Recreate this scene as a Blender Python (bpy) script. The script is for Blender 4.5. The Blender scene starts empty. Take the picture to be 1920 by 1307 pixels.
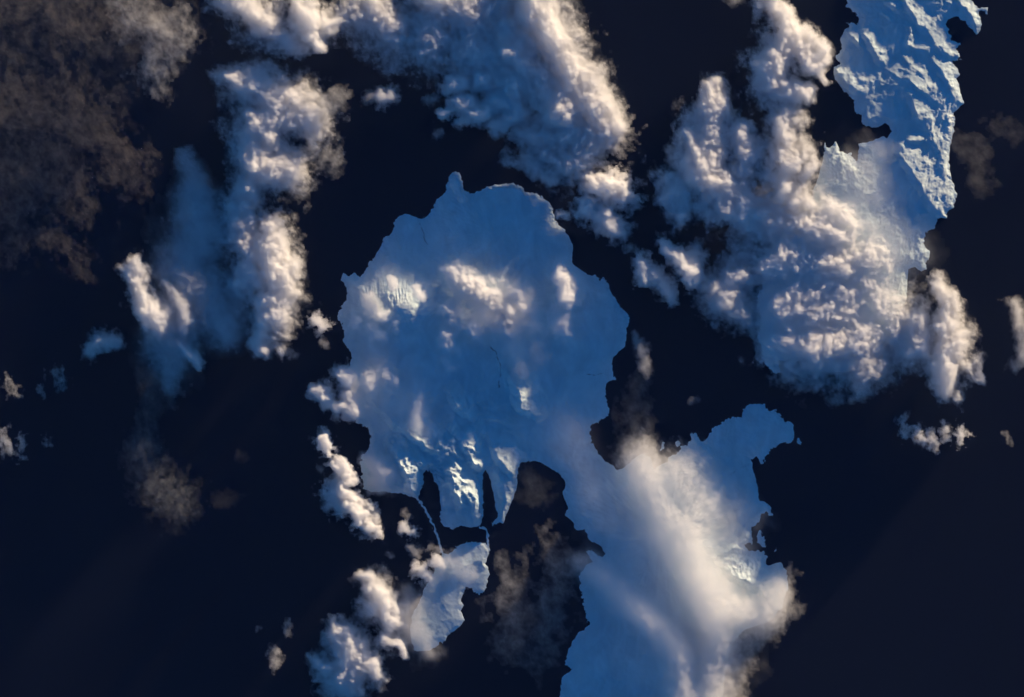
import bpy, math, time
import numpy as np
T0 = time.time()
# ------------------------------------------------------------------ camera, sky, sun, exposure
S = bpy.context.scene
PX = 36.458            # metres on the sea per pixel of the 1920 px wide photograph
CAM_H = 350000.0       # height of the orbit
cam_d = bpy.data.cameras.new("camera"); cam_d.sensor_width = 36.0; cam_d.lens = 180.0
cam_d.clip_start = 1000.0; cam_d.clip_end = 2.0e6
cam = bpy.data.objects.new("camera", cam_d); S.collection.objects.link(cam)
cam.location = (0, 0, CAM_H); cam.rotation_euler = (0, 0, 0); S.camera = cam

SUN_AZ = 50.0          # degrees from the picture's right towards its top
SUN_EL = 3.7
wd = bpy.data.worlds.new("World"); S.world = wd; wd.use_nodes = True
nt = wd.node_tree; bgn = nt.nodes["Background"]
sky = nt.nodes.new("ShaderNodeTexSky"); sky.sky_type = 'NISHITA'; sky.sun_disc = False
sky.sun_elevation = math.radians(SUN_EL); sky.sun_rotation = math.radians(90 - SUN_AZ)
sky.altitude = 0; sky.air_density = 1.0; sky.dust_density = 0.0; sky.ozone_density = 5.7
nt.links.new(sky.outputs[0], bgn.inputs[0]); bgn.inputs[1].default_value = 0.132
sun_d = bpy.data.lights.new("sun", 'SUN'); sun_d.energy = 5.0; sun_d.angle = math.radians(2.5)
sun_d.color = (1.0, 0.755, 0.48)
sun = bpy.data.objects.new("sun", sun_d); S.collection.objects.link(sun)
sun.rotation_euler = (math.radians(90 - SUN_EL), 0, math.radians(SUN_AZ + 90))
sun.location = (60000, 70000, 12000)
S.view_settings.view_transform = 'Standard'; S.view_settings.look = 'None'
S.view_settings.exposure = 0.7; S.view_settings.gamma = 1.0
S.cycles.use_denoising = True; S.cycles.use_adaptive_sampling = True; S.cycles.adaptive_threshold = 0.04; S.cycles.adaptive_min_samples = 16
S.cycles.max_bounces = 18; S.cycles.diffuse_bounces = 3; S.cycles.transparent_max_bounces = 24
S.cycles.transmission_bounces = 4; S.cycles.volume_bounces = 16

# ------------------------------------------------------------------ helpers
def W(px, py, z=0.0):                      # photograph pixel -> world, for a point at height z
    k = (1 - z / CAM_H) * PX
    return (px - 960.0) * k, (653.5 - py) * k

def hsh(ix, iy, seed):
    h = (ix.astype(np.int64) * 374761393 + iy.astype(np.int64) * 668265263 + seed * 1442695041) & 0xFFFFFFFF
    h = ((h ^ (h >> 13)) * 1274126177) & 0xFFFFFFFF
    h = ((h ^ (h >> 16)) * 2246822519) & 0xFFFFFFFF
    return (h ^ (h >> 15)) & 0xFFFFFFFF

def gnoise(x, y, seed=0):                  # gradient noise, about -1 .. 1
    x0 = np.floor(x); y0 = np.floor(y); fx = x - x0; fy = y - y0
    ix = x0.astype(np.int64); iy = y0.astype(np.int64)
    def g(dx, dy):
        a = hsh(ix + dx, iy + dy, seed) * (2 * math.pi / 4294967296.0)
        return np.cos(a) * (fx - dx) + np.sin(a) * (fy - dy)
    u = fx**3 * (fx * (fx * 6 - 15) + 10); v = fy**3 * (fy * (fy * 6 - 15) + 10)
    a = g(0, 0); b = g(1, 0); c = g(0, 1); d = g(1, 1)
    return 1.5 * ((a + (b - a) * u) * (1 - v) + (c + (d - c) * u) * v)

def fbm(x, y, size, octv=5, seed=0, gain=0.5, mode=0):
    x = x / size; y = y / size; s = np.zeros_like(x); a = 1.0; t = 0.0
    for o in range(octv):
        n = gnoise(x + 17.3 * o, y - 9.1 * o, seed + o)
        if mode == 1: n = 1 - 2 * np.abs(n)          # ridged
        if mode == 2: n = 2 * np.abs(n) - 0.6        # billowed
        s += a * n; t += a; a *= gain; x = x * 2.03; y = y * 2.03
    return s / t

def worley(x, y, size, seed=0):            # rounded heads: 1 at a cell's centre, 0 away from it
    x = x / size; y = y / size; ix = np.floor(x).astype(np.int64); iy = np.floor(y).astype(np.int64)
    m = np.full(x.shape, 9.0)
    for dx in (-1, 0, 1):
        for dy in (-1, 0, 1):
            h1 = hsh(ix + dx, iy + dy, seed) / 4294967296.0; h2 = hsh(ix + dx, iy + dy, seed + 77) / 4294967296.0
            m = np.minimum(m, (ix + dx + h1 - x)**2 + (iy + dy + h2 - y)**2)
    return np.clip(1 - m, 0, 1)

def sstep(a, b, x):
    t = np.clip((x - a) / (b - a), 0, 1); return t * t * (3 - 2 * t)

def seg_dist(x, y, a, b):
    ax, ay = a[:2]; bx, by = b[:2]; vx = bx - ax; vy = by - ay; L = vx * vx + vy * vy + 1e-9
    t = np.clip(((x - ax) * vx + (y - ay) * vy) / L, 0, 1)
    return np.hypot(x - ax - t * vx, y - ay - t * vy), t

def poly_sd(x, y, P):                      # + inside, - outside
    P = np.array(P, float); n = len(P); d2 = np.full(x.shape, 1e12); ins = np.zeros(x.shape, bool)
    for i in range(n):
        ax, ay = P[i]; bx, by = P[(i + 1) % n]; vx = bx - ax; vy = by - ay
        t = np.clip(((x - ax) * vx + (y - ay) * vy) / (vx * vx + vy * vy + 1e-9), 0, 1)
        d2 = np.minimum(d2, (x - ax - t * vx)**2 + (y - ay - t * vy)**2)
        if ay != by:
            c = ((ay > y) != (by > y)) & (x < (bx - ax) * (y - ay) / (by - ay) + ax)
            ins ^= c
    d = np.sqrt(d2); return np.where(ins, d, -d)

def grid_mesh(name, X, Y, Z, keep, attrs=None, Zb=None, smooth=True):
    """X, Y in photograph pixels and Z in metres on a grid; quads whose four corners are kept. Zb closes it below."""
    q = keep[:-1, :-1] & keep[1:, :-1] & keep[:-1, 1:] & keep[1:, 1:]
    if Zb is not None:                                  # only cells with a corner off the rim: every piece stays a closed body
        qp = np.zeros((keep.shape[0] + 1, keep.shape[1] + 1), int); qp[1:-1, 1:-1] = q
        inn = (qp[:-1, :-1] + qp[1:, :-1] + qp[:-1, 1:] + qp[1:, 1:]) == 4
        q = q & (inn[:-1, :-1] | inn[1:, :-1] | inn[:-1, 1:] | inn[1:, 1:])
    use = np.zeros(keep.shape, bool)
    use[:-1, :-1] |= q; use[1:, :-1] |= q; use[:-1, 1:] |= q; use[1:, 1:] |= q
    idx = -np.ones(keep.shape, np.int64); n = int(use.sum()); idx[use] = np.arange(n)
    wx, wy = W(X[use], Y[use], Z[use])
    co = np.stack([wx, wy, Z[use]], 1)
    a = idx[:-1, :-1][q]; b = idx[:-1, 1:][q]; c = idx[1:, 1:][q]; d = idx[1:, :-1][q]
    F = np.stack([a, d, c, b], 1)                       # rows go down the picture: counter-clockwise seen from above
    at = {k: v[use] for k, v in (attrs or {}).items()}
    if Zb is not None:
        # a lower skin of its own and low walls along the rim
        bx, by = W(X[use], Y[use], Zb[use])
        co = np.concatenate([co, np.stack([bx, by, Zb[use]], 1)])
        F = [F, np.stack([a, b, c, d], 1) + n]
        Q = np.zeros((q.shape[0] + 2, q.shape[1] + 2), bool); Q[1:-1, 1:-1] = q
        for sel, p, r in ((q & ~Q[1:-1, :-2], idx[:-1, :-1], idx[1:, :-1]), (q & ~Q[2:, 1:-1], idx[1:, :-1], idx[1:, 1:]),
                          (q & ~Q[1:-1, 2:], idx[1:, 1:], idx[:-1, 1:]), (q & ~Q[:-2, 1:-1], idx[:-1, 1:], idx[:-1, :-1])):
            P_, R_ = p[sel], r[sel]; F.append(np.stack([R_, P_, P_ + n, R_ + n], 1))
        F = np.concatenate(F)
        at = {k: np.concatenate([v[use], v[use]]) for k, v in (attrs or {}).items()}
    me = bpy.data.meshes.new(name)
    me.vertices.add(len(co)); me.vertices.foreach_set("co", co.astype(np.float32).ravel())
    me.loops.add(F.size); me.loops.foreach_set("vertex_index", F.astype(np.int32).ravel())
    me.polygons.add(len(F)); me.polygons.foreach_set("loop_start", np.arange(0, F.size, 4, dtype=np.int32))
    me.polygons.foreach_set("loop_total", np.full(len(F), 4, np.int32))
    me.update(calc_edges=True)
    if smooth: me.polygons.foreach_set("use_smooth", np.ones(len(F), bool))
    for k, v in at.items():
        A = me.attributes.new(k, 'FLOAT', 'POINT'); A.data.foreach_set("value", v.astype(np.float32))
    me.validate()
    return me

def link(name, me, mat, label=None, cat=None, group=None, kind=None, parent=None):
    o = bpy.data.objects.new(name, me); S.collection.objects.link(o)
    if mat: me.materials.append(mat) if not me.materials else None
    if label: o["label"] = label
    if cat: o["category"] = cat
    if group: o["group"] = group
    if kind: o["kind"] = kind
    if parent: o.parent = parent
    return o

def new_mat(name):
    m = bpy.data.materials.new(name); m.use_nodes = True; t = m.node_tree; t.nodes.clear()
    out = t.nodes.new("ShaderNodeOutputMaterial"); return m, t, out
# ------------------------------------------------------------------ materials
def mat_sea():
    m, t, out = new_mat("sea water"); b = t.nodes.new("ShaderNodeBsdfPrincipled")
    n = t.nodes.new("ShaderNodeTexNoise"); n.inputs["Scale"].default_value = 0.00006; n.inputs["Detail"].default_value = 5
    tc = t.nodes.new("ShaderNodeNewGeometry"); t.links.new(tc.outputs["Position"], n.inputs["Vector"])
    r = t.nodes.new("ShaderNodeValToRGB"); t.links.new(n.outputs["Fac"], r.inputs[0])
    r.color_ramp.elements[0].position = 0.3; r.color_ramp.elements[1].position = 0.7
    r.color_ramp.elements[0].color = (0.006, 0.011, 0.030, 1); r.color_ramp.elements[1].color = (0.008, 0.014, 0.036, 1)
    t.links.new(r.outputs[0], b.inputs["Base Color"]); b.inputs["Roughness"].default_value = 0.6
    b.inputs["Specular IOR Level"].default_value = 0.12
    t.links.new(b.outputs[0], out.inputs["Surface"]); return m

def mat_snow():
    m, t, out = new_mat("snow"); b = t.nodes.new("ShaderNodeBsdfPrincipled")
    at = t.nodes.new("ShaderNodeAttribute"); at.attribute_name = "rock"
    g = t.nodes.new("ShaderNodeNewGeometry")
    n = t.nodes.new("ShaderNodeTexNoise"); n.inputs["Scale"].default_value = 0.0004; n.inputs["Detail"].default_value = 10; n.inputs["Distortion"].default_value = 0.8
    t.links.new(g.outputs["Position"], n.inputs["Vector"])
    r = t.nodes.new("ShaderNodeValToRGB"); t.links.new(n.outputs["Fac"], r.inputs[0])
    r.color_ramp.elements[0].position = 0.3; r.color_ramp.elements[0].color = (0.60, 0.75, 0.79, 1)
    r.color_ramp.elements[1].position = 0.7; r.color_ramp.elements[1].color = (0.76, 0.87, 0.87, 1)
    mx = t.nodes.new("ShaderNodeMix"); mx.data_type = 'RGBA'
    t.links.new(at.outputs["Fac"], mx.inputs[0]); t.links.new(r.outputs[0], mx.inputs[6]); mx.inputs[7].default_value = (0.05, 0.05, 0.055, 1)
    mp = t.nodes.new("ShaderNodeMapping"); mp.inputs["Rotation"].default_value = (0, 0, 0.5); mp.inputs["Scale"].default_value = (0.0007, 0.0004, 0.0005)
    t.links.new(g.outputs["Position"], mp.inputs["Vector"])
    n3 = t.nodes.new("ShaderNodeTexNoise"); n3.inputs["Scale"].default_value = 1.0; n3.inputs["Detail"].default_value = 7; n3.inputs["Roughness"].default_value = 0.65; n3.inputs["Distortion"].default_value = 1.2
    t.links.new(mp.outputs[0], n3.inputs["Vector"])
    hv = t.nodes.new("ShaderNodeHueSaturation"); mr = t.nodes.new("ShaderNodeMapRange"); mr.inputs[1].default_value = 0.3; mr.inputs[2].default_value = 0.7; mr.inputs[3].default_value = 0.86; mr.inputs[4].default_value = 1.1
    t.links.new(n3.outputs["Fac"], mr.inputs[0]); t.links.new(mr.outputs[0], hv.inputs["Value"]); t.links.new(mx.outputs[2], hv.inputs["Color"])
    t.links.new(hv.outputs[0], b.inputs["Base Color"]); b.inputs["Roughness"].default_value = 0.9
    b.inputs["Specular IOR Level"].default_value = 0.1
    bm = t.nodes.new("ShaderNodeBump"); n2 = t.nodes.new("ShaderNodeTexNoise"); n2.inputs["Scale"].default_value = 0.003; n2.inputs["Detail"].default_value = 6
    t.links.new(g.outputs["Position"], n2.inputs["Vector"]); t.links.new(n2.outputs["Fac"], bm.inputs["Height"])
    bm.inputs["Distance"].default_value = 25.0; bm.inputs["Strength"].default_value = 0.5
    t.links.new(bm.outputs[0], b.inputs["Normal"])
    t.links.new(b.outputs[0], out.inputs["Surface"]); return m

SEA = mat_sea(); SNOW = mat_snow()
# ------------------------------------------------------------------ sea
def sheet(name, r, z, n=1):
    me = bpy.data.meshes.new(name)
    me.from_pydata([(-r, -r, z), (r, -r, z), (r, r, z), (-r, r, z)], [], [(0, 1, 2, 3)]); me.update(); return me
link("sea", sheet("sea", 600000.0, 0.0), SEA, kind="structure")["label"] = "dark navy blue sea around the snowy islands"

# ------------------------------------------------------------------ islands: coastlines traced from the photograph
MAIN = [(638,524),(644.6,511.5),(652.5,518.5),(665,511.5),(674.5,519.4),(680.7,514),(689.5,500),(692,490),(697,491),(706,477),(715,459.6),(718.5,447),
(732.6,440),(739.6,424),(739.6,414),(746.7,406),(758,400.6),(771,403),(780,407.7),(796.8,409.4),(803,403),(811,389),(817,375),(828.5,367),(835.5,361),
(837,345),(843.5,329),(850.5,323),(856.7,321.4),(863.7,326),(867,341.7),(870,355.7),(882,362),(898,360),(914,350.5),(935,345),(949,344),(956,347),
(961.6,342.5),(968.6,348),(978,349.6),(985,361),(1002,361),(1016,368),(1028.5,378.6),(1036,392.7),(1041,410),(1046,422.6),(1059,431),(1067,443.7),
(1074,456),(1074,472),(1072.5,487.7),(1079.5,500),(1095,510.6),(1111,518.5),(1116.5,514),(1119,520),(1127,525.6),(1130.5,520),(1137.5,529),
(1141.7,537),(1147,551),(1157.5,565),(1164.6,577.4),(1175,586),(1180.4,598.5),(1178.7,611),(1174,616),(1176,628.5),(1173.4,639),(1172.5,649.6),
(1163,655.7),(1149.6,670.7),(1148,686.5),(1150.5,702),(1156.7,713),(1145,713),(1137,719),(1135,730),(1135.6,741.6),(1139,757.4),(1142.6,773),(1141,780),
(1124,789),(1107.4,799.7),(1105.6,810),(1111,829.6),(1119,847),(1134.7,865),(1156,879),(1164.6,881.5),(1176,872),(1190,858),(1206,850),(1219,858),(1227,881.7),(1238,871),(1251,866),
(1254,856),(1265,853),(1274,844.5),(1275.6,836.5),(1286,837),(1293,832),(1295,811),(1305.7,814),(1314.6,827.7),(1326,824),(1333,810),(1336,802),
(1348,795),(1371,783),(1390.7,781.6),(1392.5,768),(1401,760),(1415.5,757),(1433,757.7),(1440,770),(1452.7,769),(1461.6,777),(1472,791),(1479,788.7),
(1486,795),(1490,811),(1489,821.5),(1482.8,831),(1470,829.4),(1456,836.5),(1442,846),(1435,857),(1436,864),(1431.5,862),(1428.8,872),(1424,864),
(1419,857),(1409,860.4),(1410,874.6),(1413.8,890.5),(1419,906.5),(1421.7,920.6),(1423.5,938),(1435,942),(1441,946),(1448.7,961),(1447,967),(1441,965),
(1436.8,959),(1426.7,966),(1422,980),(1410,988),(1409,999),(1411,1008.5),(1411,1020.5),(1405.6,1016),(1395.5,1022),(1403,1033),(1417.5,1033),(1431,1033),
(1439.5,1045),(1436.8,1052.6),(1441,1060),(1454,1058),(1461.6,1052.6),(1475,1070),(1478,1100),(1466,1140),(1440,1165),(1400,1180),(1372,1205),(1362,1245),(1352,1330),(1330,1370),(1270,1402),(1190,1415),(1110,1400),(1062,1368),(1046,1330),(1054,1270),(1073,1254),(1059,1247.5),(1063,1224),(1072,1206),(1085,1186),(1106,1172),(1100,1159),(1095,1135.6),(1087,1100),(1088,1075),
(1098,1060),(1111,1055),(1098,1034),(1110,1033),(1128,1046),(1134.5,1038),(1127,1023.7),(1106,1013),(1095.5,992.5),(1082.5,994),(1076,990),(1074.6,979.5),
(1059,964),(1065.5,953),(1059,935),(1054.6,922.5),(1061,908),(1050,889),(1031.7,876.7),(1011,867),(994,864),(975.4,868),(970,881),(968,912),(961,937),
(951.5,958),(944,981),(938,979),(923,986),(921,983),(934,968),(927.5,941),(921,902),(911,880),(905.6,887),(904.6,924.6),(905.6,960),(902.5,979),(898,986),
(884,990),(869,985),(857,988),(850,993),(840,989),(829.6,985),(825,972.5),(827.5,949.6),(824,916),(819,904),(811,899.6),(813,887),(804.6,880),(794,887),
(792,912),(784,937),(773,932),(759,927),(744.5,925),(721.6,922),(695,924),(681,915),(677.6,896),(676,866),(679,852),(686,848),(691.7,839.6),(696,818.5),
(690,803),(677.6,797),(668,792),(662,775),(655,750),(652,725),(657,705),(655,690),(659.6,667),(653.4,653),(643,640.8),(644.6,619.7),(639,603.8),(633,595),
(637.6,579),(648,563),(651.7,549),(648,535)]
SPITS = [[(782,934),(790,946),(797,956),(804,968),(812,985),(820,1005),(826,1025),(831,1041)], [(900,989),(912,993),(914,1005),(915,1018),(915.5,1032)]]
HEAD = [(829.8,1038.8),(839.8,1040),(851,1027.7),(866,1020),(877.5,1016.6),(893,1017.7),(906,1016.6),(914,1022),(917,1031),(913,1044),(910.8,1057.7),
(917.4,1075.4),(915,1091),(909.6,1106.5),(900.8,1115),(890.8,1111),(883,1101),(874,1100),(868.6,1113),(864,1124),(868.6,1135),(864,1144),(872,1162),
(862,1175),(844,1188.6),(833,1202),(813,1215),(795,1222),(777.6,1219.6),(771,1202),(768.8,1175),(773,1153),(784,1133),(792,1117.6),(794,1104),
(806.5,1086.5),(815,1068.8),(822,1053)]
NORTHEAST = [(1586.7,0),(1588.7,6),(1583.8,13),(1595.7,16),(1599.7,25),(1605.6,26),(1610.6,33),(1607.6,47.7),(1600.7,43.8),(1591.7,41.8),(1589.7,36.8),
(1586.7,43.8),(1591.7,49.7),(1584.7,55.7),(1582.8,59.7),(1579.8,65.6),(1575.8,69.6),(1577.8,81.5),(1576.8,92.5),(1572.8,100),(1567,105),(1570,112),
(1577,119),(1570,124),(1564,127),(1562.5,139),(1572,157),(1582,170),(1593,179),(1601,187.5),(1602.7,210),(1614,216),(1615.5,231),(1625,237),(1644,239),
(1652.5,235.7),(1659,231.6),(1667,235.7),(1671.7,247),(1663.7,260),(1655.7,255),(1636,264.6),(1609,269),(1610.7,287),(1606.7,303),(1599,295),(1594.6,287),
(1575,285.5),(1569,264.6),(1556,276),(1551,277.4),(1546.4,264.6),(1545,290),(1535,330),(1520,370),(1480,420),(1446,470),(1428,500),(1432,530),(1418,565),(1430,600),(1420,632),(1427,652),
(1435,685.6),(1450,698),(1462.8,700.6),(1458.5,677),(1500,670),(1560,680),(1600,690),(1640,660),(1680,610),(1700,560),(1703,505),(1715,500),(1727,509),
(1737,505),(1736,493.6),(1742,485),(1743,470),(1735,463),(1733,448),(1738.7,433),(1750.5,428),(1755.5,418),(1759,409.5),(1774,408),(1775.7,397.7),
(1789,387.6),(1794,367),(1789,350.5),(1782.5,333.7),(1780.8,317),(1779,297),(1782.6,264.6),(1790.6,240.5),(1789,219.6),(1788,211.6),(1800,200),(1808,194),
(1803.5,181),(1798.6,163),(1793.8,145.7),(1799,141),(1797,129.6),(1787.6,121),(1786.6,114),(1798.5,108.5),(1806.5,112),(1800,107),(1797.5,99.5),(1792.5,91.5),
(1802.5,83.6),(1798.5,79.6),(1782.6,75.6),(1782.6,65.7),(1777.6,58.7),(1779.6,53.7),(1773,46.8),(1776.6,37.8),(1788.6,30.8),(1797.5,30.8),(1799.5,36.8),
(1808.5,39.8),(1818.4,51.7),(1824.4,59.7),(1833.3,64.7),(1836,59.7),(1840,47.8),(1839,37.8),(1835,25.9),(1835,19.9),(1844,20.9),(1852,28.9),(1851.7,13.9),
(1847,13.9),(1837,15.9),(1828,8),(1820,0),(1812,-40),(1700,-90),(1610,-70),(1588,-25)]
BAYISLE = [(1425,993),(1432,1006.7),(1436,1021),(1433,1028),(1426.7,1024),(1420,1017),(1418.4,1003)]
TIPISLE = [(1494,822),(1497,820.5),(1502,826),(1504,832),(1500,835),(1495,832)]
BAYISLE2 = [(1267,829),(1271,826),(1275,832),(1272,838),(1268,836)]
BAYISLE3 = [(1243,828),(1247,829),(1246,838),(1240,846),(1237.5,843),(1241,836)]
SEAISLE = [(1451,1031),(1454,1028),(1457,1031),(1454,1036),(1451,1036)]

# ridge crests: points (x, y, height m), half width in px on the sunny and on the shaded side
R_MAIN = [
 ([(954,703,300),(966,723,420),(976,742,600),(977,765,560),(993,773,360)], 44, 12),
 ([(948,706,120),(949,722,120)], 5, 5),
 ([(846,740,330),(856,765,430),(875,779,330)], 28, 9), ([(876,748,180),(882,760,220),(877,776,180)], 10, 7),
 ([(722,774,260),(750,803,420),(775,819,600),(800,838,520),(826,850,280)], 44, 12),
 ([(742,850,430),(752,872,600),(764,893,560),(772,922,220)], 46, 10),
 ([(812,822,260),(832,842,420),(838,828,330)], 26, 9),
 ([(845,886,430),(852,915,600),(862,945,430),(866,962,200)], 42, 10), ([(858,912,400),(876,928,420),(889,955,360),(897,978,160)], 32, 10),
 ([(866,836,280),(880,856,430),(889,868,420),(893,850,280)], 36, 9),
 ([(855,850,180),(862,866,220),(868,880,160)], 12, 8),
 ([(914,818,180),(926,842,280),(938,864,360),(958,884,340),(964,900,200)], 42, 12), ([(935,890,200),(946,915,230),(950,940,260),(942,970,120)], 20, 16),
 ([(1362,1070,330),(1376,1080,420),(1395,1089,460),(1412,1098,400),(1428,1106,260)], 46, 12),
 ([(850,330,160),(862,340,230),(868,366,200)], 8, 16), ([(930,352,90),(960,352,170),(980,358,120)], 14, 30),
 ([(892,752,80),(900,758,110),(903,766,60)], 7, 6), ([(780,862,260),(792,874,320),(800,886,160)], 16, 9), ([(838,800,160),(850,812,240),(862,826,200)], 18, 9), ([(700,752,120),(716,768,200)], 18, 10), ([(948,905,180),(957,922,200),(952,945,160)], 16, 10), ([(1400,1005,200),(1394,1018,220)], 12, 8), ([(1318,1020,180),(1350,1035,220),(1380,1030,200)], 22, 14),
]
R_NE = [
 ([(1688,290,300),(1698,304,480),(1712,325,440),(1735,362,330),(1765,412,200)], 40, 14),
 ([(1697,275,200),(1700,282,200)], 6, 5),
 ([(1704,172,300),(1713,192,420),(1720,212,420),(1724,228,300)], 30, 12),
 ([(1709,156,380),(1722,168,420),(1738,174,300),(1755,190,150)], 34, 12),
 ([(1704,264,260),(1712,262,280),(1722,262,200)], 16, 8),
 ([(1562,130,180),(1572,142,300),(1586,152,400),(1602,166,480),(1612,156,300)], 30, 12),
 ([(1626,66,300),(1634,84,380),(1642,100,420),(1650,114,300)], 20, 10),
 ([(1594,68,200),(1606,78,300),(1614,90,200)], 14, 8),
 ([(1705,52,260),(1704,68,340),(1702,84,260)], 14, 7),
 ([(1690,-8,300),(1704,14,420),(1714,26,380),(1722,46,240)], 22, 12),
 ([(1660,2,260),(1672,8,300),(1681,19,240)], 14, 8), ([(1657,26,140),(1668,34,200)], 10, 6),
 ([(1640,-30,400),(1700,-40,500),(1760,-40,400)], 60, 40),
 ([(1740,100,130),(1770,140,180),(1790,180,140)], 20, 12), ([(1730,40,120),(1750,75,180),(1770,105,140)], 20, 12),
 ([(1800,6,160),(1815,20,220),(1830,45,140)], 14, 10),
 ([(1740,240,120),(1765,290,180),(1775,330,140)], 18, 12), ([(1568,272,70),(1574,290,90),(1577,310,80),(1581,335,60)], 9, 7), ([(1600,318,70),(1606,335,80)], 8, 6),
]
SUNV = (math.cos(math.radians(SUN_AZ)), -math.sin(math.radians(SUN_AZ)))     # towards the sun, picture axes

def ridges(x, y, R, seed):
    wx = x + 8 * fbm(x, y, 24, 6, seed + 3, 0.6); wy = y + 8 * fbm(x, y, 24, 6, seed + 9, 0.6)
    z = np.zeros_like(x)
    for P, ws, wl in R:
        for a, b in zip(P[:-1], P[1:]):
            m = (x > min(a[0], b[0]) - 75) & (x < max(a[0], b[0]) + 75) & (y > min(a[1], b[1]) - 75) & (y < max(a[1], b[1]) + 75)
            if not m.any(): continue
            X = wx[m]; Y = wy[m]
            d, t = seg_dist(X, Y, a, b)
            cx = a[0] + t * (b[0] - a[0]); cy = a[1] + t * (b[1] - a[1])
            side = ((X - cx) * SUNV[0] + (Y - cy) * SUNV[1]) / (d + 1e-6)
            w = wl + (ws - wl) * (0.5 + 0.5 * np.clip(side * 1.5, -1, 1))
            h = (a[2] + t * (b[2] - a[2])) * np.clip(1 - d / w, 0, 1)
            z[m] = np.maximum(z[m], h)
    return z

def rmf(x, y, size, octv, seed):           # branching mountain ridges, 0 .. 1
    x = x + 0.35 * size * fbm(x, y, size * 1.3, 3, seed + 61); y = y + 0.35 * size * fbm(x, y, size * 1.3, 3, seed + 62)
    x = x / size; y = y / size; s = 0; a = 1.0; w = 1.0; t = 0
    for o in range(octv):
        n = (1 - np.abs(gnoise(x + 5.1 * o, y + 3.7 * o, seed + o)) * 1.15).clip(0, 1)**2 * w
        s = s + a * n; t += a; w = np.clip(n * 1.8, 0, 1); a *= 0.52; x = x * 2.07; y = y * 2.07
    return s / t

def terrain(name, polys, lo, hi, step, R, extra, rough, label, spits=(), seed=1, boost=1.0, mount=lambda x, y: 25.0, msize=60):
    xs = np.arange(lo[0], hi[0], step); ys = np.arange(lo[1], hi[1], step); x, y = np.meshgrid(xs, ys)
    jx = x + 7 * fbm(x, y, 9, 5, seed, 0.72); jy = y + 7 * fbm(x, y, 9, 5, seed + 31, 0.72)
    jm = 0.6 + 0.8 * sstep(-0.35, 0.45, fbm(x, y, 70, 3, seed + 88))
    jx = x + (jx - x) * jm; jy = y + (jy - y) * jm
    sd = np.full(x.shape, -1e6)
    for P in polys: sd = np.maximum(sd, poly_sd(jx, jy, P))
    for P in spits:
        for a, b in zip(P[:-1], P[1:]):
            sd = np.maximum(sd, 2.0 * (1 + 0.9 * fbm(x, y, 16, 4, seed + 19)) - seg_dist(jx, jy, a, b)[0])
    land = sstep(0, 22, sd)
    z = np.clip(sd, -3, 6) * 7.0 + np.clip(sd - 6, 0, 200) * 0.8
    z += land * rough * (0.9 * fbm(x, y, 60, 6, seed + 5, 0.5, 1) + 0.4 * fbm(x, y, 14, 4, seed + 6, 0.55, 1)) * (0.35 + 0.65 * sstep(-0.2, 0.5, fbm(x, y, 150, 3, seed + 8)))
    rr = ridges(x, y, R, seed + 40)
    z += rr * sstep(-1, 7, sd) * (1 + 0.2 * fbm(x + 0.5 * y, y * 0.6, 18, 5, seed + 12, 0.62, 1)) * boost
    z += sstep(0, 14, sd) * mount(x, y) * rmf(x, y, msize, 6, seed + 70)
    rock = np.zeros_like(x)
    z, rock = extra(x, y, sd, z, rock)
    keep = sd > -2.6
    me = grid_mesh(name, x, y, z, keep, {"rock": rock})
    return link(name, me, SNOW, label=label, cat="island", kind="structure")

def line_mark(x, y, P, w):
    d = np.full(x.shape, 99.0)
    for a, b in zip(P[:-1], P[1:]): d = np.minimum(d, seg_dist(x, y, a, b)[0])
    return np.clip(1.2 - d / w, 0, 1)

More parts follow.
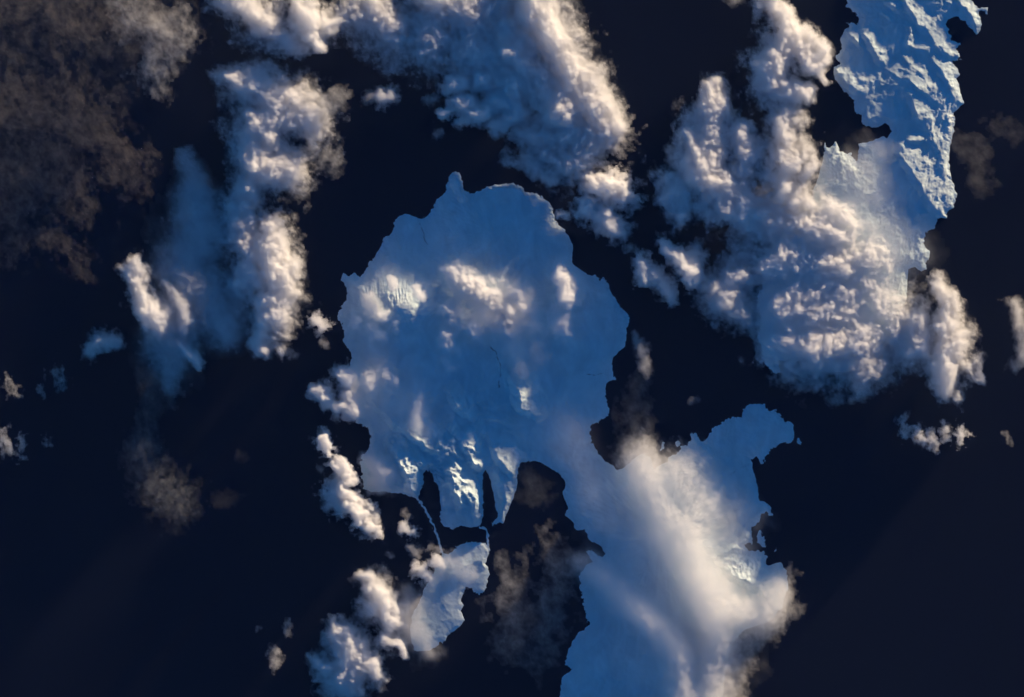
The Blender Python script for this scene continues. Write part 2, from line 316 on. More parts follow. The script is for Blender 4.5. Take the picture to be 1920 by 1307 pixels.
def main_extra(x, y, sd, z, rock):
    # the volcano with its gullied flanks
    cx, cy = 748, 578; wx = x + 4 * fbm(x, y, 20, 3, 91); wy = y + 4 * fbm(x, y, 20, 3, 92)
    r = np.hypot(wx - cx, (wy - cy) * 1.05); th = np.arctan2(y - cy, x - cx)
    cone = 1300 * np.clip(1 - r / 150, 0, 1)**1.7
    th = th + 0.12 * fbm(x, y, 30, 4, 95)
    g = gnoise(th * 8, r * 0.03, 5) + 0.7 * gnoise(th * 17, r * 0.05, 6)
    z = z + sstep(0, 25, sd) * (cone + 16 * g * np.exp(-((r - 42) / 30)**2) * (0.6 + 0.8 * fbm(x, y, 40, 3, 96)))
    face = np.exp(-((x - 738) / 40)**4 - ((y - 550) / 26)**4) + 0.9 * np.exp(-((x - 688) / 18)**4 - ((y - 556) / 18)**4)
    z = z + sstep(0, 15, sd) * face * 85 * fbm(x + 0.15 * (y - 575) * (x - 748) / 60, y * 0.22, 7, 4, 97, 0.6, 1)
    # the wide low cone in the middle, the northern cone
    for (ax, ay, R_, H, k) in ((930, 560, 190, 380, 9), (930, 440, 130, 260, 7), (1350, 880, 140, 160, 5), (1240, 1010, 170, 500, 5)):
        r = np.hypot(x - ax, y - ay); th = np.arctan2(y - ay, x - ax)
        z = z + sstep(0, 30, sd) * (H * np.clip(1 - r / R_, 0, 1)**1.4 + 22 * gnoise(th * k * 5, r * 0.03, k + 3) * np.clip(1 - r / R_, 0, 1)**0.5 * sstep(10, 40, r) + 14 * gnoise(th * k * 2.2, r * 0.01, k) * np.clip(1 - r / R_, 0, 1) * sstep(0, 30, r))
    cg = np.exp(-((x - 950) / 16)**2 - ((y - 925) / 40)**4)                # gullied eastern shore of the inlets
    z = z + sstep(0, 8, sd) * cg * 70 * fbm(x * 0.3 + y * 0.1, y - 0.2 * x, 7, 4, 98, 0.6, 1)
    cl = np.exp(-((x - 1392) / 46)**2 - ((y - 1055) / 34)**2) + 0.6 * np.exp(-((x - 1400) / 22)**2 - ((y - 1000) / 25)**2)
    z = z + sstep(0, 10, sd) * cl * 120 * fbm(x * 1.3, y * 0.7, 12, 5, 88, 0.62, 1)
    fx = x + 3 * fbm(x, y, 12, 3, 71); fy = y + 3 * fbm(x, y, 12, 3, 72)
    for P, w in (([(921,650),(929,660),(933,672),(938,682),(939,695),(937,710),(935,728)], 1.1), ([(788,418),(793,435),(796,450),(803,460)], 0.7), ([(1100,702),(1112,704),(1128,701)], 0.7), ([(1404,872),(1385,880),(1368,892)], 0.5)):
        rock = np.maximum(rock, line_mark(fx, fy, P, w) * 0.85 * sstep(-0.35, 0.25, fbm(x, y, 7, 3, 73)))
    return z, rock

def ne_extra(x, y, sd, z, rock):
    e = sstep(1700, 1760, x + 0.25 * (y - 250))                       # gullied eastern slopes
    u = (x - 1700) * 0.8 + (y - 200) * 0.35; v = (y - 200) * 0.9 - (x - 1700) * 0.3
    z = z + sstep(2, 16, sd) * (0.35 + e) * 55 * (fbm(u, v * 0.35, 15, 5, 55, 0.6, 1))
    return z, rock

def plain(x, y, sd, z, rock): return z, rock

terrain("island", [MAIN], (625, 312), (1490, 1425), 1.45, R_MAIN, main_extra, 55, "large snow covered island with a gullied volcano and narrow inlets", SPITS, 1, 1.35,
        lambda x, y: 60 + 430 * np.exp(-((x - 845) / 125)**4 - ((y - 850) / 105)**4) + 170 * np.exp(-((x - 1395) / 50)**2 - ((y - 1050) / 45)**2) + 60 * np.exp(-((x - 960) / 90)**2 - ((y - 760) / 60)**2), 74)
terrain("island", [HEAD], (762, 1008), (925, 1230), 1.45, [([(850,1075,120),(870,1060,210),(895,1052,160),(905,1040,90)], 26, 22), ([(898,1048,100),(908,1060,140)], 8, 8)], plain, 40, "small snowy island joined to the inlets by two thin sand spits", (), 2)
terrain("island", [NORTHEAST], (1412, -95), (1860, 712), 1.45, R_NE, ne_extra, 85, "rugged snowy island with sharp ridges running out of the picture's top", (), 3, 0.55, lambda x, y: 85 * (0.55 + 0.45 * sstep(-60, 60, (x - 1640) - 0.2 * (y - 150))), 44)
for P, lb in ((BAYISLE, "narrow snowy islet inside the ragged eastern bay"), (TIPISLE, "tiny snowy islet off the rounded eastern cape"), (BAYISLE2, "tiny snowy islet close to the jagged northern shore beside the cloud"),
              (BAYISLE3, "thin snowy islet in the jagged inlet under the haze"), (SEAISLE, "tiny rock islet outside the ragged eastern bay")):
    a = np.array(P); terrain("islet", [P], a.min(0) - 6, a.max(0) + 6, 0.9, [], plain, 15, lb, (), 7)
# ------------------------------------------------------------------ clouds: closed bodies of droplets, thick where the photograph shows them bright
def mat_cloud(dens, film, col):
    m, t, out = new_mat("cloud droplets")
    v = t.nodes.new("ShaderNodeVolumeScatter"); v.inputs["Color"].default_value = (*col, 1)
    v.inputs["Density"].default_value = dens; v.inputs["Anisotropy"].default_value = 0.1
    t.links.new(v.outputs[0], out.inputs["Volume"])
    at = t.nodes.new("ShaderNodeAttribute"); at.attribute_name = "alpha"
    k = t.nodes.new("ShaderNodeMath"); k.operation = 'MULTIPLY'; k.inputs[1].default_value = film
    t.links.new(at.outputs["Fac"], k.inputs[0])
    d = t.nodes.new("ShaderNodeBsdfDiffuse"); d.inputs[0].default_value = (*[c * 0.93 for c in col], 1)
    tr = t.nodes.new("ShaderNodeBsdfTransparent"); mx = t.nodes.new("ShaderNodeMixShader")
    t.links.new(k.outputs[0], mx.inputs[0]); t.links.new(tr.outputs[0], mx.inputs[1]); t.links.new(d.outputs[0], mx.inputs[2])
    t.links.new(mx.outputs[0], out.inputs["Surface"]); return m
_mats = {}; STAT = [0]
def cmat(dens, film, col):
    k = (dens, film, col)
    if k not in _mats: _mats[k] = mat_cloud(*k)
    return _mats[k]
RELIEF = {'puff': 0.55, 'streak': 0.4, 'wisp': 0.15, 'fog': 0.3}
WHITE = (0.975, 0.98, 0.985)

def cloud(label, strokes, base=900, style="puff", seed=1, dens=0.004, step=None, warp=0.75, cell=24, ang=70, stretch=3.5,
          contrast=0.9, film=0.05, col=WHITE, group=None, soft=1.4, relief=None, tuft=0, tuftd=2.0, name="cloud"):
    """strokes: lists of (x, y, radius px, thickness m) along which the cloud is piled up."""
    P = np.array([p[:3] for s in strokes for p in s], float)
    lo = (P[:, :2] - P[:, 2:] * 1.8 - 8).min(0); hi = (P[:, :2] + P[:, 2:] * 1.8 + 8).max(0)
    lo = np.maximum(lo, (-140, -150)); hi = np.minimum(hi, (2060, 1440))
    dens = dens * 1.9
    step = step or {'fog': 3.4, 'wisp': 2.5}.get(style, 2.1)
    if dens < 0.0004: step = max(step, 2.6)
    x, y = np.meshgrid(np.arange(lo[0], hi[0], step), np.arange(lo[1], hi[1], step))
    relief = RELIEF[style] if relief is None else relief
    rm = float(np.median(P[:, 2])); sc = max(14.0, rm * 1.3)
    wx = x + warp * rm * fbm(x, y, sc, 6, seed, 0.55); wy = y + warp * rm * fbm(x, y, sc, 6, seed + 50, 0.55)
    c = np.zeros_like(x); hs = np.zeros_like(x); ws = np.full(x.shape, 1e-6)
    for s in strokes:
        ss = s if len(s) > 1 else [s[0], s[0]]
        for a, b in zip(ss[:-1], ss[1:]):
            d, t = seg_dist(wx, wy, a, b); r = a[2] + t * (b[2] - a[2]); h = a[3] + t * (b[3] - a[3])
            f = np.exp(-1.05 * (d / r)**2); c = np.maximum(c, f); f = f**3; hs += f * h; ws += f
    hf = hs / ws * sstep(0.02, 0.15, c)
    ca = math.cos(math.radians(ang)); sa = math.sin(math.radians(ang))
    u = x * ca - y * sa; v = x * sa + y * ca                      # u runs along the streaks (ang: from the right towards the top)
    fine = fbm(x + 0.3 * wx, y + 0.3 * wy, 15, 5, seed + 7, 0.68)
    lump = 1 + 0.4 * fbm(x, y, rm * 1.1 + 10, 3, seed + 21)
    st = fbm(u / stretch, v, cell, 6, seed + 4, 0.62); iso = fbm(x, y, cell * 0.9, 6, seed + 6, 0.62)
    if style == "puff":
        bil = 0.48 * worley(wx, wy, cell, seed) + 0.32 * worley(wx, wy, cell * 0.47, seed + 1) + 0.2 * worley(wx, wy, cell * 0.23, seed + 2)
        n = 1.5 * (bil - 0.6) + 0.7 * iso + 0.35 * fine; amp, knee, thr, power = 0.45, 0.04, 0.32, 1.5
    elif style == "streak":
        n = 0.9 * st + 0.6 * iso + 0.4 * fine; amp, knee, thr, power = 0.52, 0.06, 0.30, 1.8
    elif style == "wisp":
        n = 0.8 * st + 0.9 * iso + 0.5 * fine; amp, knee, thr, power = 0.62, 0.07, 0.36, 1.7
    else:                                                         # fog
        n = 0.9 * st + 0.3 * iso + 0.12 * fine; amp, knee, thr, power = 0.28, 0.09, 0.28, 1.7
    val = c - thr + amp * contrast * n
    V = knee * np.log1p(np.exp(np.clip(val / knee, -30, 30)))      # soft edge: thins out instead of stopping
    T = hf * 1.9 * V**power - np.clip(0.004 / dens, 1.0, 40.0)
    keep = T > 0
    if not keep.any(): print("EMPTY", label); return
    al = 1 - np.exp(-T * dens * 0.7)
    top = base + (1 - relief) * 0.85 * hf * c * lump + relief * T    # smooth tops; most of the texture is in how thick the droplets lie
    skin = float(np.clip(0.008 / dens, 4, 25))                       # no paper-thin rims
    bot = np.maximum(top - T - skin, np.minimum(40.0, top - 1.0))
    me = grid_mesh(name, x, y, top, keep, {"alpha": al}, bot)
    o = link(name, me, cmat(dens, film, col), label=label, cat="cloud", group=group)
    STAT[0] += len(me.polygons)
    if tuft:                                                      # the small curled heads on top
        n2 = 1.7 * (0.6 * worley(wx, wy, 13, seed + 31) + 0.4 * worley(wx, wy, 6, seed + 32) - 0.62) + 0.8 * fine + 0.6 * iso + (0.5 * st if style == "streak" else 0)
        v2 = 0.7 * (c - 0.4) - 0.12 + 0.45 * n2
        T2 = tuft * 3.2 * (0.06 * np.log1p(np.exp(np.clip(v2 / 0.06, -30, 30))))**1.6 - np.clip(0.004 / (dens * tuftd), 1.0, 30.0)
        k2 = keep & (T2 > 0)
        if k2.any():
            m2 = grid_mesh("cloud_crest", x, y, top + 0.7 * T2, k2, {"alpha": 1 - np.exp(-T2 * 0.004)}, top - 0.3 * T2 - float(np.clip(0.008 / (dens * tuftd), 4, 25)))
            link("cloud_crest", m2, cmat(dens * tuftd, film, col), parent=o); STAT[0] += len(m2.polygons)
    return o

# --- upper left
cloud("broad thin brownish cloud sheet filling the upper left corner", [[(0,0,150,420),(160,40,170,460),(280,60,120,420)], [(20,180,160,420),(160,220,140,380),(250,300,70,340)], [(20,330,130,380),(150,360,100,330)], [(40,460,90,330),(130,480,60,280)]],
      1300, "streak", 11, 0.000050, tuft=160, cell=30, ang=120, stretch=2.2, contrast=1.35, col=(0.90, 0.82, 0.74), film=0.015)
cloud("blue grey streaky cloud with pale curls at the upper left edge of the clear gap", [[(250,20,70,420),(320,60,60,480),(290,130,50,400)]], 2300, "wisp", 12, 0.0003, tuft=120, cell=36, ang=120, contrast=1.1)
cloud("tall ragged cloud bank lit warm on its right side, left of large island", [[(425,140,30,700),(460,160,56,1100),(520,190,78,1300),(585,230,58,900)], [(490,230,72,1200),(490,310,74,1300),(550,320,50,1100)], [(455,350,46,1000),(455,430,46,800),(470,520,46,900)], [(500,440,58,1250),(512,505,60,1400),(512,570,58,1400),(505,620,44,1200),(490,648,26,800)]],
      700, "streak", 13, 0.001300, tuft=200, cell=46, ang=125, stretch=1.8, contrast=0.9, warp=0.6)
cloud("torn brown wisps trailing right of the tall ragged cloud bank", [[(590,200,46,420),(640,190,30,380)], [(590,270,45,420),(620,300,28,360)], [(560,360,40,380)]], 1500, "wisp", 14, 0.0004, cell=26, ang=60, contrast=1.3)
cloud("dim blue shaded cloud spreading left of the tall ragged bank", [[(345,290,18,300),(360,340,40,420),(375,430,75,620),(350,500,80,620),(390,560,80,620),(420,620,50,520)], [(330,600,80,560),(320,670,60,480),(325,720,28,300)]],
      700, "fog", 15, soft=2.0, dens=0.0012, tuft=90, cell=50, ang=110, contrast=1.0, warp=0.45)
cloud("bright streaked cloud crest over the dim blue cloud", [[(250,500,28,700),(262,540,34,950),(285,590,34,950),(290,620,24,700)]], 1000, "streak", 16, 0.0016, tuft=140, cell=22, ang=120, contrast=1.0)
cloud("curved pale cloud ridge beside the bright streaked crest", [[(310,530,12,500),(335,560,17,700),(350,600,16,700),(345,620,12,500)], [(340,650,10,500),(365,672,18,700),(375,690,10,500)]], 1000, "streak", 17, 0.0016, cell=18, ang=120)
cloud("small blue puff at the left tip of the dim blue cloud", [[(165,660,16,500),(190,640,24,800),(215,640,18,600)]], 700, "puff", 18, 0.0014, cell=16)
cloud("faint grey plume hanging below the dim blue cloud", [[(275,700,30,300),(285,760,36,300),(270,830,40,280)], [(315,730,18,260),(325,760,10,200)]], 900, "wisp", 19, 0.000200, cell=24, ang=100, col=(0.97,0.95,0.93), film=0.015)
cloud("faint brown cloud veil alone over the lower left sea", [[(265,850,50,330),(290,910,60,380),(330,940,60,380),(350,950,40,280)]], 900, "puff", 20, 0.00005, cell=16, contrast=1.3, tuft=120, col=(0.90,0.94,0.97), film=0.05, warp=0.35)
cloud("very faint round brown cloud right of the faint brown veil", [[(415,935,26,260),(440,935,20,220)]], 1000, "puff", 21, 4e-05, cell=20, col=(0.97,0.94,0.92), film=0.015)
cloud("very faint speck of brown cloud above the faint round cloud", [[(450,855,18,240),(468,856,12,220)]], 1000, "wisp", 22, 4e-05, cell=14, col=(0.97,0.94,0.92), film=0.015)

# --- top edge
cloud("blue cloud with a bright white head cut by the top edge", [[(420,-10,40,700),(480,20,62,900),(520,60,52,800),(560,90,30,600)], [(560,20,46,1200),(580,50,40,1700),(590,80,22,900)], [(620,40,36,600)]],
      800, "streak", 23, 0.0013, tuft=200, cell=36, ang=115, stretch=2.0)
cloud("long cloud bank sweeping across the top with a warm right rim", [[(670,20,60,550),(740,50,80,650),(800,80,75,650)], [(820,0,90,800),(900,20,100,900)], [(880,90,80,700),(960,150,70,800)], [(985,-20,75,1400),(1030,60,70,1500),(1070,130,62,1500),(1110,190,52,1300),(1145,235,36,1000)], [(940,60,70,1000),(1010,150,70,1200),(1060,210,55,1100)]],
      600, "streak", 24, 0.001400, tuft=200, cell=64, ang=105, stretch=1.8, contrast=0.75, warp=0.45)
cloud("mottled grey cloud field hanging below the long top bank", [[(990,250,36,450),(1050,260,60,600),(1100,270,60,650),(1140,250,45,600)], [(1020,300,36,450),(1080,310,45,550)]], 600, "puff", 25, 0.0012, tuft=170, cell=20, contrast=1.2)
cloud("dim cloud tatters below the mottled grey field, left of the bright puff", [[(985,300,20,460),(1010,325,20,460),(1035,335,16,420)], [(950,300,14,360),(970,310,12,340)]], 700, "puff", 26, 0.0012, cell=12)
for i, (px, py, r, h, lb) in enumerate([
    (858,158,24,900,"rounded blue cloud puff touching the long top bank"), (905,152,22,800,"blue cloud puff right of the rounded blue puff"), (868,196,22,900,"blue cloud puff in the middle of the blue cluster"),
    (899,213,24,1000,"largest smooth blue puff at the lower edge of blue cluster"), (834,214,13,800,"small bright tipped puff at the left end of blue cluster"), (868,228,13,600,"small dim blue puff below the blue cluster"),
    (938,190,26,800,"blue cloud puff where the cluster joins the long bank"), (940,235,20,600,"dim ragged puff at the right end of blue cluster"), (965,215,22,700,"dim blue puff beside the mottled grey field"),
    (725,182,20,600,"lone blue puff under the left part of the long bank"), (697,182,14,400,"faint wisp left of the lone blue puff"), (808,188,12,400,"faint small puff between the lone puff and blue cluster"),
    (822,251,9,400,"tiny brown puff above the island's northern headland"), (950,285,9,380,"tiny dim puff left of the dim cloud tatters"), (1380,0,14,300,"faint speck of cloud at the top edge over open sea")]):
    cloud(lb, [[(px - r * .35, py, r * 1.05, h), (px + r * .35, py - r * .2, r, h * 0.9)]], 700, "puff", 40 + i, 0.0016 if h > 450 else 0.0006, step=1.4, cell=max(8, r * .8), group="small cloud puffs below the long bank")
cloud("bright cauliflower cloud puff off the island's northeast shore", [[(1110,345,26.4,520),(1135,345,37.4,910),(1160,360,35.2,715),(1180,370,24.2,520)], [(1100,390,28.6,520),(1130,395,28.6,585)]], 600, "puff", 60, 0.0018, contrast=1.3, tuft=230, cell=17)
cloud("blue cloud with one bright knob below the cauliflower puff", [[(1125,415,22,490),(1150,425,29.7,910),(1165,440,17.6,490)]], 600, "puff", 61, 0.0018, cell=15)
cloud("tiny pale puff close to the island's northeast shore", [[(1050,402,10,500),(1064,404,9,450)]], 600, "puff", 62, 0.0016, step=1.2, cell=8)
cloud("thin dim puff between the bright knob and the small broken cloud", [[(1178,465,14,400),(1195,470,10,350)]], 600, "wisp", 63, 0.0008, cell=12)

# --- right of the top
cloud("ragged cloud column beside the northeast island's western shore", [[(1440,-10,26,700),(1455,20,34,900),(1475,60,46,1200),(1460,110,58,1400),(1440,160,46,1200)], [(1500,70,40,1200),(1530,120,36,1100),(1545,140,22,700)], [(1470,170,50,1200),(1500,175,32,900)]],
      700, "streak", 64, 0.001500, relief=0.3, tuft=200, cell=34, ang=110, stretch=1.6, contrast=1.0)
cloud("large grey cloud mass west of the northeast island", [[(1335,170,34,900),(1330,230,62,1300),(1310,310,72,1400),(1350,370,62,1200),(1400,390,50,1000)], [(1250,340,36,800),(1280,380,46,900)], [(1390,240,40,1000),(1400,320,46,1100)]],
      650, "streak", 65, 0.001400, relief=0.28, tuft=200, cell=36, ang=100, stretch=1.7, contrast=1.0)
cloud("warm lit cloud lobes between the grey mass and the bay", [[(1470,230,44,1000),(1480,290,52,1200),(1460,350,48,1000)], [(1520,310,30,700),(1500,370,40,800)]], 800, "streak", 66, 0.0011, tuft=180, cell=30, ang=105, stretch=1.6)
cloud("broken cloud belt tumbling over the northeast island's southern shore", [[(1420,410,50,700),(1480,420,60,760),(1560,420,64,700)], [(1450,490,74,760),(1540,490,84,780),(1620,500,72,620)], [(1380,520,46,560),(1350,560,30,420)], [(1480,580,80,760),(1570,570,80,720)], [(1470,640,58,760),(1540,645,70,900),(1610,640,64,800)], [(1660,580,64,640),(1680,625,50,700)]],
      450, "puff", 67, 0.001300, tuft=300, relief=0.38, cell=52, contrast=1.35, warp=0.6)
cloud("tall warm cloud pillar at the right end of the broken belt", [[(1760,530,24,800),(1780,570,32,1100),(1785,630,46,1500),(1770,690,50,1600),(1775,735,28,900)], [(1720,600,46,900),(1720,660,46,900)], [(1820,690,32,700),(1840,710,16,500)]],
      550, "streak", 68, 0.0011, tuft=220, cell=38, ang=95, stretch=2.0)
cloud("blue shaded tatters under the broken belt above open sea", [[(1590,690,40,600),(1640,690,44,700),(1620,720,28,500)], [(1560,690,26,500)]], 600, "puff", 69, 0.0009, tuft=140, cell=20)
for i, (px, py, r, h, lb) in enumerate([(1478,712,16,380,"dim puff under the belt beside the snowy point"), (1512,724,18,400,"dim ragged puff in the middle below the broken belt"), (1566,752,16,360,"lowest dim puff below the broken belt"), (1605,748,14,360,"dim puff under the blue tatters"), (1300,752,10,260,"faint brown speck north of the eastern cape")]):
    cloud(lb, [[(px - 6, py, r, h), (px + 8, py - 3, r, h)]], 600, "wisp", 75 + i, 0.0006, cell=14, group="dim puffs below the broken belt")
cloud("small broken cloud with bright tops between the two islands", [[(1240,455,14,700),(1262,475,20,1000),(1290,500,28,1300),(1300,525,20,900)], [(1305,480,26,500)]], 600, "puff", 80, 0.0018, cell=14)
cloud("blue forked cloud left of the small broken cloud", [[(1205,490,18,900),(1210,520,22,1000)], [(1225,515,20,700),(1252,545,20,700),(1262,565,12,500)]], 600, "puff", 81, 0.0016, cell=13)
cloud("deep blue cloud skirt joining the small broken cloud to the belt", [[(1330,540,36,600),(1370,570,44,700),(1390,600,30,500)]], 600, "puff", 82, 0.0009, tuft=130, cell=20)
cloud("pale haze over the northeast island's southern slopes", [[(1600,330,70,300),(1600,430,110,420),(1660,480,90,380)], [(1640,275,40,240)]], 450, "fog", 83, soft=2.0, dens=0.0007, cell=50, ang=110, contrast=0.7, film=0.015)
cloud("dark brown veil drifting off the northeast island's eastern shore", [[(1800,270,36,260),(1830,290,40,300),(1840,340,40,260)], [(1870,240,36,240),(1905,250,30,200)]], 900, "wisp", 84, 0.00011, cell=26, ang=135, col=(0.97,0.94,0.92), film=0.015)
cloud("grey cloud cut by the right edge of the picture", [[(1900,570,22,600),(1915,600,26,700),(1925,650,26,600),(1905,690,16,400)]], 700, "streak", 85, 0.0008, cell=20, ang=70)
for i, (px, py, r, h, lb) in enumerate([(1697,803,17,600,"leftmost puff of the short cloud row over the eastern sea"), (1726,818,14,900,"second puff from the left in the short cloud row"), (1748,826,15,700,"third puff from the left in the short cloud row"),
    (1772,812,13,600,"fourth puff from the left in the short cloud row"), (1803,816,14,1000,"brightest puff at the right end of short cloud row"), (1888,820,10,320,"faint lone puff right of the short cloud row")]):
    cloud(lb, [[(px - 3, py - r * .8, r * .9, h * .8), (px, py, r * 1.15, h), (px + 4, py + r * .9, r * .8, h * .7)]], 500, "wisp", 90 + i, 0.0014 if h > 400 else .0004, step=1.3, cell=16, ang=80, contrast=1.1, warp=1.3, group="short cloud row over the eastern sea")

# --- over the large island
cloud("bright cloud band lying across the middle of large island", [[(842,514,21.6,325),(862,528,32.4,488),(886,548,36.7,520),(912,564,36.7,520)], [(930,562,34.6,488),(948,584,36.7,507),(940,604,21.6,390)], [(972,552,25.9,422),(988,580,21.6,390)]], 850, "puff", 100, 0.002400, cell=20, contrast=1.15, warp=0.7, tuft=140)
cloud("soft lilac haze around the bright cloud band on large island", [[(850,560,44,700),(910,590,66,900),(980,580,66,800),(990,640,52,700)], [(1040,600,44,600)], [(960,650,30,600),(975,680,26,500)]], 950, "fog", 101, 0.00022, cell=34, ang=110, contrast=1.2, film=0.02)
for i, (px, py, r, h, lb) in enumerate([(845,585,15,750,"upper of two stacked puffs left of bright cloud band"), (850,606,13,650,"lower of two stacked puffs left of bright cloud band"), (839,634,15,750,"bright puff below the two stacked puffs on large island"), (890,620,13,700,"small puff alone under the bright cloud band"),
    (948,610,18,700,"puff at the lower right end of bright cloud band"), (960,652,20,380,"faint lilac puff below the bright band's right end"), (854,655,10,330,"faint speck under the bright puff on large island"), (1003,605,15,420,"faint puff right of the bright cloud band"), (1050,605,20,460,"faint wide puff southwest of the upright puff"),
    (838,678,14,300,"faint puff south of the shadowed snow plain"), (733,712,14,330,"faint puff on the western snow slope"), (692,718,14,420,"faint pinkish puff near the western shore clouds")]):
    cloud(lb, [[(px - 3, py - r * .3, r * 1.25, h * .6), (px + 4, py + r * .4, r * 1.1, h * .5)]], 1000, "puff", 110 + i, 0.0045 if h > 450 else .0018, step=1.3, cell=14, film=0.04, contrast=1.2, warp=1.0, group="small puffs over the large island")
cloud("thin milky haze along the western shore of large island", [[(715,515,40,700),(685,575,42,800),(690,640,42,700),(700,690,40,700)]], 1100, "fog", 128, 0.00004, cell=60, ang=115, stretch=2.2, contrast=1.4, warp=0.5, film=0.01)
cloud("thin milky haze over the large island's southeastern neck", [[(1060,800,60,700),(1100,880,60,800),(1130,960,50,700)]], 1100, "fog", 129, 0.00004, cell=60, ang=115, stretch=2.2, contrast=1.4, warp=0.5, film=0.01)
cloud("upright rectangular puff on the large island's northeastern slope", [[(1050,515,18.2,800),(1058,530,22.1,900),(1064,562,20.8,1000),(1064,570,15.6,700)]], 800, "puff", 125, 0.0024, step=1.3, cell=12)
cloud("cloud cap over the volcano's sunlit gullies", [[(732,522,9,500),(738,535,12.8,700)], [(780,540,9.8,600),(786,552,11.2,800),(795,558,7.5,500)]], 1500, "puff", 126, 0.0014, step=1.3, cell=12)
cloud("curled cloud clinging to the volcano's western side", [[(690,560,17,405),(700,585,20.4,585),(720,595,14.4,720),(728,585,8.5,630)], [(670,600,11,675),(666,612,10.2,540)], [(695,615,13.6,495),(712,628,15.3,450),(700,635,11.9,360)], [(740,608,11,450)]], 1000, "puff", 127, 0.0017, step=1.4, cell=14)

# --- western shore
cloud("cluster of white cauliflower puffs on the large island's western shore", [[(590,735,14,800),(605,735,20,1000),(620,755,20,800)], [(640,700,19,1000),(650,715,22,1000),(645,690,12,700)], [(635,765,22,700),(660,770,22,700),(655,740,20,600)]], 500, "puff", 130, 0.0017, tuft=150, cell=15)
cloud("lilac cloud veil over the large island's western lowland", [[(690,730,40,420),(700,760,46,420),(730,760,50,380),(770,740,50,380),(790,790,40,330)]], 700, "fog", 131, soft=2.0, dens=0.000600, cell=26, ang=100, film=0.015)
cloud("soft upright white streak above the western ridges", [[(788,738,10,420),(782,765,16,650),(780,795,17,700),(783,812,10,500)]], 800, "fog", 132, soft=2.0, dens=0.000700, cell=20, ang=95)
cloud("flat grey cloud sheet on the shore west of the inlets", [[(695,865,24,600),(712,880,34,800),(730,890,32,700),(720,905,30,600),(700,905,24,500)]], 350, "streak", 133, 0.001800, cell=24, ang=100, stretch=1.4, contrast=0.5)
for i, (P, lb) in enumerate([([(605,818,14,900),(614,838,17,1000),(618,850,10,600)], "topmost bright puff of the cloud chain west of the inlets"), ([(632,868,14,700),(645,885,20,900),(655,900,18,800)], "second puff from the top in the cloud chain"),
    ([(640,915,20,900),(655,930,22,1000)], "middle puff of the cloud chain west of the inlets"), ([(660,950,22,1000),(680,970,24,1100)], "big lower puff of the cloud chain"), ([(690,985,20,1000),(698,995,16,800)], "lowest warm puff of the cloud chain"), ([(622,920,22,500),(632,945,22,450)], "dim blue puff left of the cloud chain")]):
    cloud(lb, [P], 600, "puff", 140 + i, 0.002, step=1.4, cell=18, contrast=1.25, warp=1.1, tuft=130, group="cloud chain west of the inlets")
for i, (px, py, r, h, lb) in enumerate([(599,606,17,800,"lone bright puff west of the volcano"), (606,644,10,350,"faint speck under the lone bright puff"), (525,660,7,500,"tiny puff off the bottom of the tall ragged bank"), (545,662,12,300,"faint wisp right of the tiny puff"),
    (766,993,15,600,"tattered puff inside the spit's lagoon side"), (762,965,9,300,"faint speck above the tattered puff"), (776,1032,13,420,"dim puff near the foot of the sand spit"), (815,1030,12,300,"faint puff beside the sand spit"), (731,1040,7,300,"tiny dim puff left of the dim puff by the spit"),
    (795,1075,20,650,"puff on the small island's northwest shore"), (822,1056,14,600,"puff on the small island's northern corner"), (865,1068,26,420,"soft pale cloud over the small island's hill"), (600,880,8,250,"faint speck west of the cloud chain")]):
    cloud(lb, [[(px - r * .4, py - r * .3, r * .9, h), (px + r * .4, py + r * .3, r * .9, h * .9)]], 500, "puff", 150 + i, 0.0016 if h > 450 else .0005, step=1.3, cell=14, contrast=1.3, warp=1.0, group="small puffs over the western water")
for i, (px, py, r, h, lb) in enumerate([(22,728,16,350,"faint puff at the left edge of upper left puff pair"), (78,733,10,300,"faint puff between the left edge and the tilted puff"), (108,708,18,420,"tilted faint puff on the left above the open sea"), (12,835,22,700,"grey puff cut by the left edge"), (42,830,12,480,"small puff right of the puff cut by left edge"), (86,826,10,330,"smallest faint puff of the left edge row")]):
    cloud(lb, [[(px - r * .3, py - r * .6, r * .9, h), (px + r * .3, py + r * .6, r * .9, h)]], 700, "wisp", 165 + i, 0.0006, step=1.4, cell=14, ang=100, contrast=1.35, warp=1.5, group="faint puffs by the left edge")

# --- bottom
cloud("pale cloud with a bright rim west of the small island", [[(690,1085,24,700),(705,1105,32,1000),(728,1130,26,1100),(735,1165,28,1000)], [(700,1140,34,700)], [(720,1195,20,800),(745,1210,18,800),(755,1222,12,500)]], 500, "puff", 172, 0.0014, tuft=180, cell=26)
cloud("dim haze between the pale cloud and the small island", [[(765,1130,36,420),(770,1180,46,420),(800,1215,34,320)]], 600, "fog", 173, soft=2.0, dens=0.001200, cell=22, film=0.015)
cloud("blue grey cloud heap at the bottom edge", [[(640,1190,36,900),(660,1225,44,1200),(645,1270,50,1000)], [(695,1240,26,1200),(705,1270,22,1000)], [(595,1235,20,700),(610,1260,24,700)]], 500, "puff", 174, 0.0014, tuft=180, cell=22)
for i, (px, py, r, h, lb) in enumerate([(538,1178,17,420,"faint upright wisp left of the bottom cloud heap"), (516,1235,22,460,"faint grey puff left of the bottom cloud heap"), (484,1180,9,260,"faint speck left of the upright wisp")]):
    cloud(lb, [[(px, py - r * .5, r * .8, h), (px, py + r * .5, r * .8, h)]], 600, "wisp", 180 + i, 0.0006, cell=14, contrast=1.2, group="faint puffs left of the bottom heap")
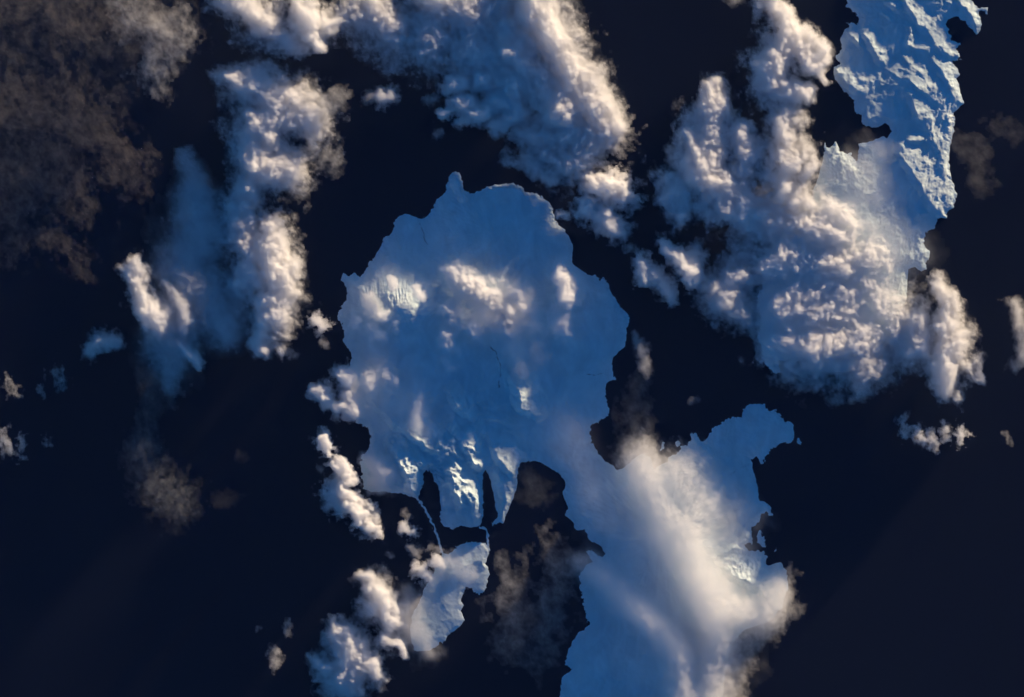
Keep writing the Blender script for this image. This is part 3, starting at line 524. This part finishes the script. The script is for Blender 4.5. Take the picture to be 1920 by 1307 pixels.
cloud("smoky thin grey cloud east of the small island", [[(960,1060,40,420),(950,1110,46,500),(975,1150,60,500),(960,1200,60,420)], [(1030,1010,36,360),(1050,1080,46,460),(1040,1150,50,420),(1010,1230,50,360)]],
      700, "wisp", 185, 0.000200, cell=30, ang=120, stretch=2.0, contrast=1.3, film=0.015)
cloud("faint brown veil over the round bay", [[(985,895,30,240),(1010,920,44,280),(975,930,30,220)]], 500, "wisp", 186, 0.000090, cell=22, ang=110, film=0.04, col=(0.90,0.94,0.97))
cloud("thin upright cloud wisp off the large island's eastern point", [[(1190,625,12,300),(1203,655,17,520),(1210,690,18,520),(1212,705,12,300)]], 700, "streak", 187, 0.0006, cell=14, ang=105)
cloud("smoky veil over the eastern bay of large island", [[(1200,720,30,260),(1190,780,46,320),(1190,830,46,360),(1160,850,30,260)]], 600, "wisp", 188, 0.000200, cell=24, ang=110, film=0.015)
cloud("broad glowing fog bank pouring over the southeastern land", [[(1195,860,50,1500),(1225,905,74,2200),(1255,970,80,2500),(1290,1030,76,2600),(1325,1085,66,2700),(1345,1130,60,2600),(1345,1190,50,1800),(1335,1270,52,2000),(1335,1330,50,2000)], [(1270,890,76,1100),(1310,950,76,1100)], [(1370,1150,62,2200),(1425,1150,52,2000),(1460,1110,34,1600)]],
      250, "streak", 189, 0.000340, cell=90, ang=125, stretch=2.6, contrast=0.55, warp=0.4, film=0.02, relief=0.2, tuft=360, tuftd=1.7)
cloud("narrow pale fog streak running down to the bottom edge", [[(1095,1060,40,900),(1150,1100,42,1300),(1200,1150,36,2200),(1250,1195,40,2400),(1280,1240,46,2400),(1285,1320,56,2500)]], 300, "fog", 190, 0.000340, tuft=260, tuftd=1.7, cell=50, ang=135, stretch=2.5, contrast=0.9, warp=0.4, film=0.02)
cloud("grey fog sheet between the glowing bank and the pale streak", [[(1180,1000,90,900),(1260,1090,110,1100),(1320,1190,95,1200),(1320,1290,80,1300)], [(1330,950,90,600),(1390,1020,60,500)]], 250, "fog", 191, 0.000300, cell=70, ang=135, contrast=0.7, film=0.02)
cloud("brown smoky cloud edge falling off the southeastern cape", [[(1470,1070,24,420),(1480,1110,24,420),(1450,1170,30,420),(1400,1210,36,420),(1380,1260,40,460),(1370,1320,40,480)], [(1490,1140,26,260)]], 600, "wisp", 192, 0.000600, cell=30, ang=100, contrast=1.0, col=(0.97,0.95,0.93), film=0.015)
# ------------------------------------------------------------------ thin air between the sea and the orbit
hz = bpy.data.meshes.new("haze"); L = 640000.0; zb, zt = -60.0, 352000.0
hz.from_pydata([(sx * L, sy * L, z) for z in (zb, zt) for sx, sy in ((-1,-1),(1,-1),(1,1),(-1,1))], [], [(3,2,1,0),(4,5,6,7),(0,1,5,4),(1,2,6,5),(2,3,7,6),(3,0,4,7)]); hz.update()
hm, t, out = new_mat("thin air"); pv = t.nodes.new("ShaderNodeVolumePrincipled") 
pv.inputs["Color"].default_value = (0.24, 0.45, 1.0, 1); pv.inputs["Density"].default_value = 4.0e-8; pv.inputs["Anisotropy"].default_value = 0.0
t.links.new(pv.outputs[0], out.inputs["Volume"])
link("haze", hz, hm, label="thin blue air between the sea and the high camera", kind="stuff")
print("script quads", STAT[0], time.time() - T0)
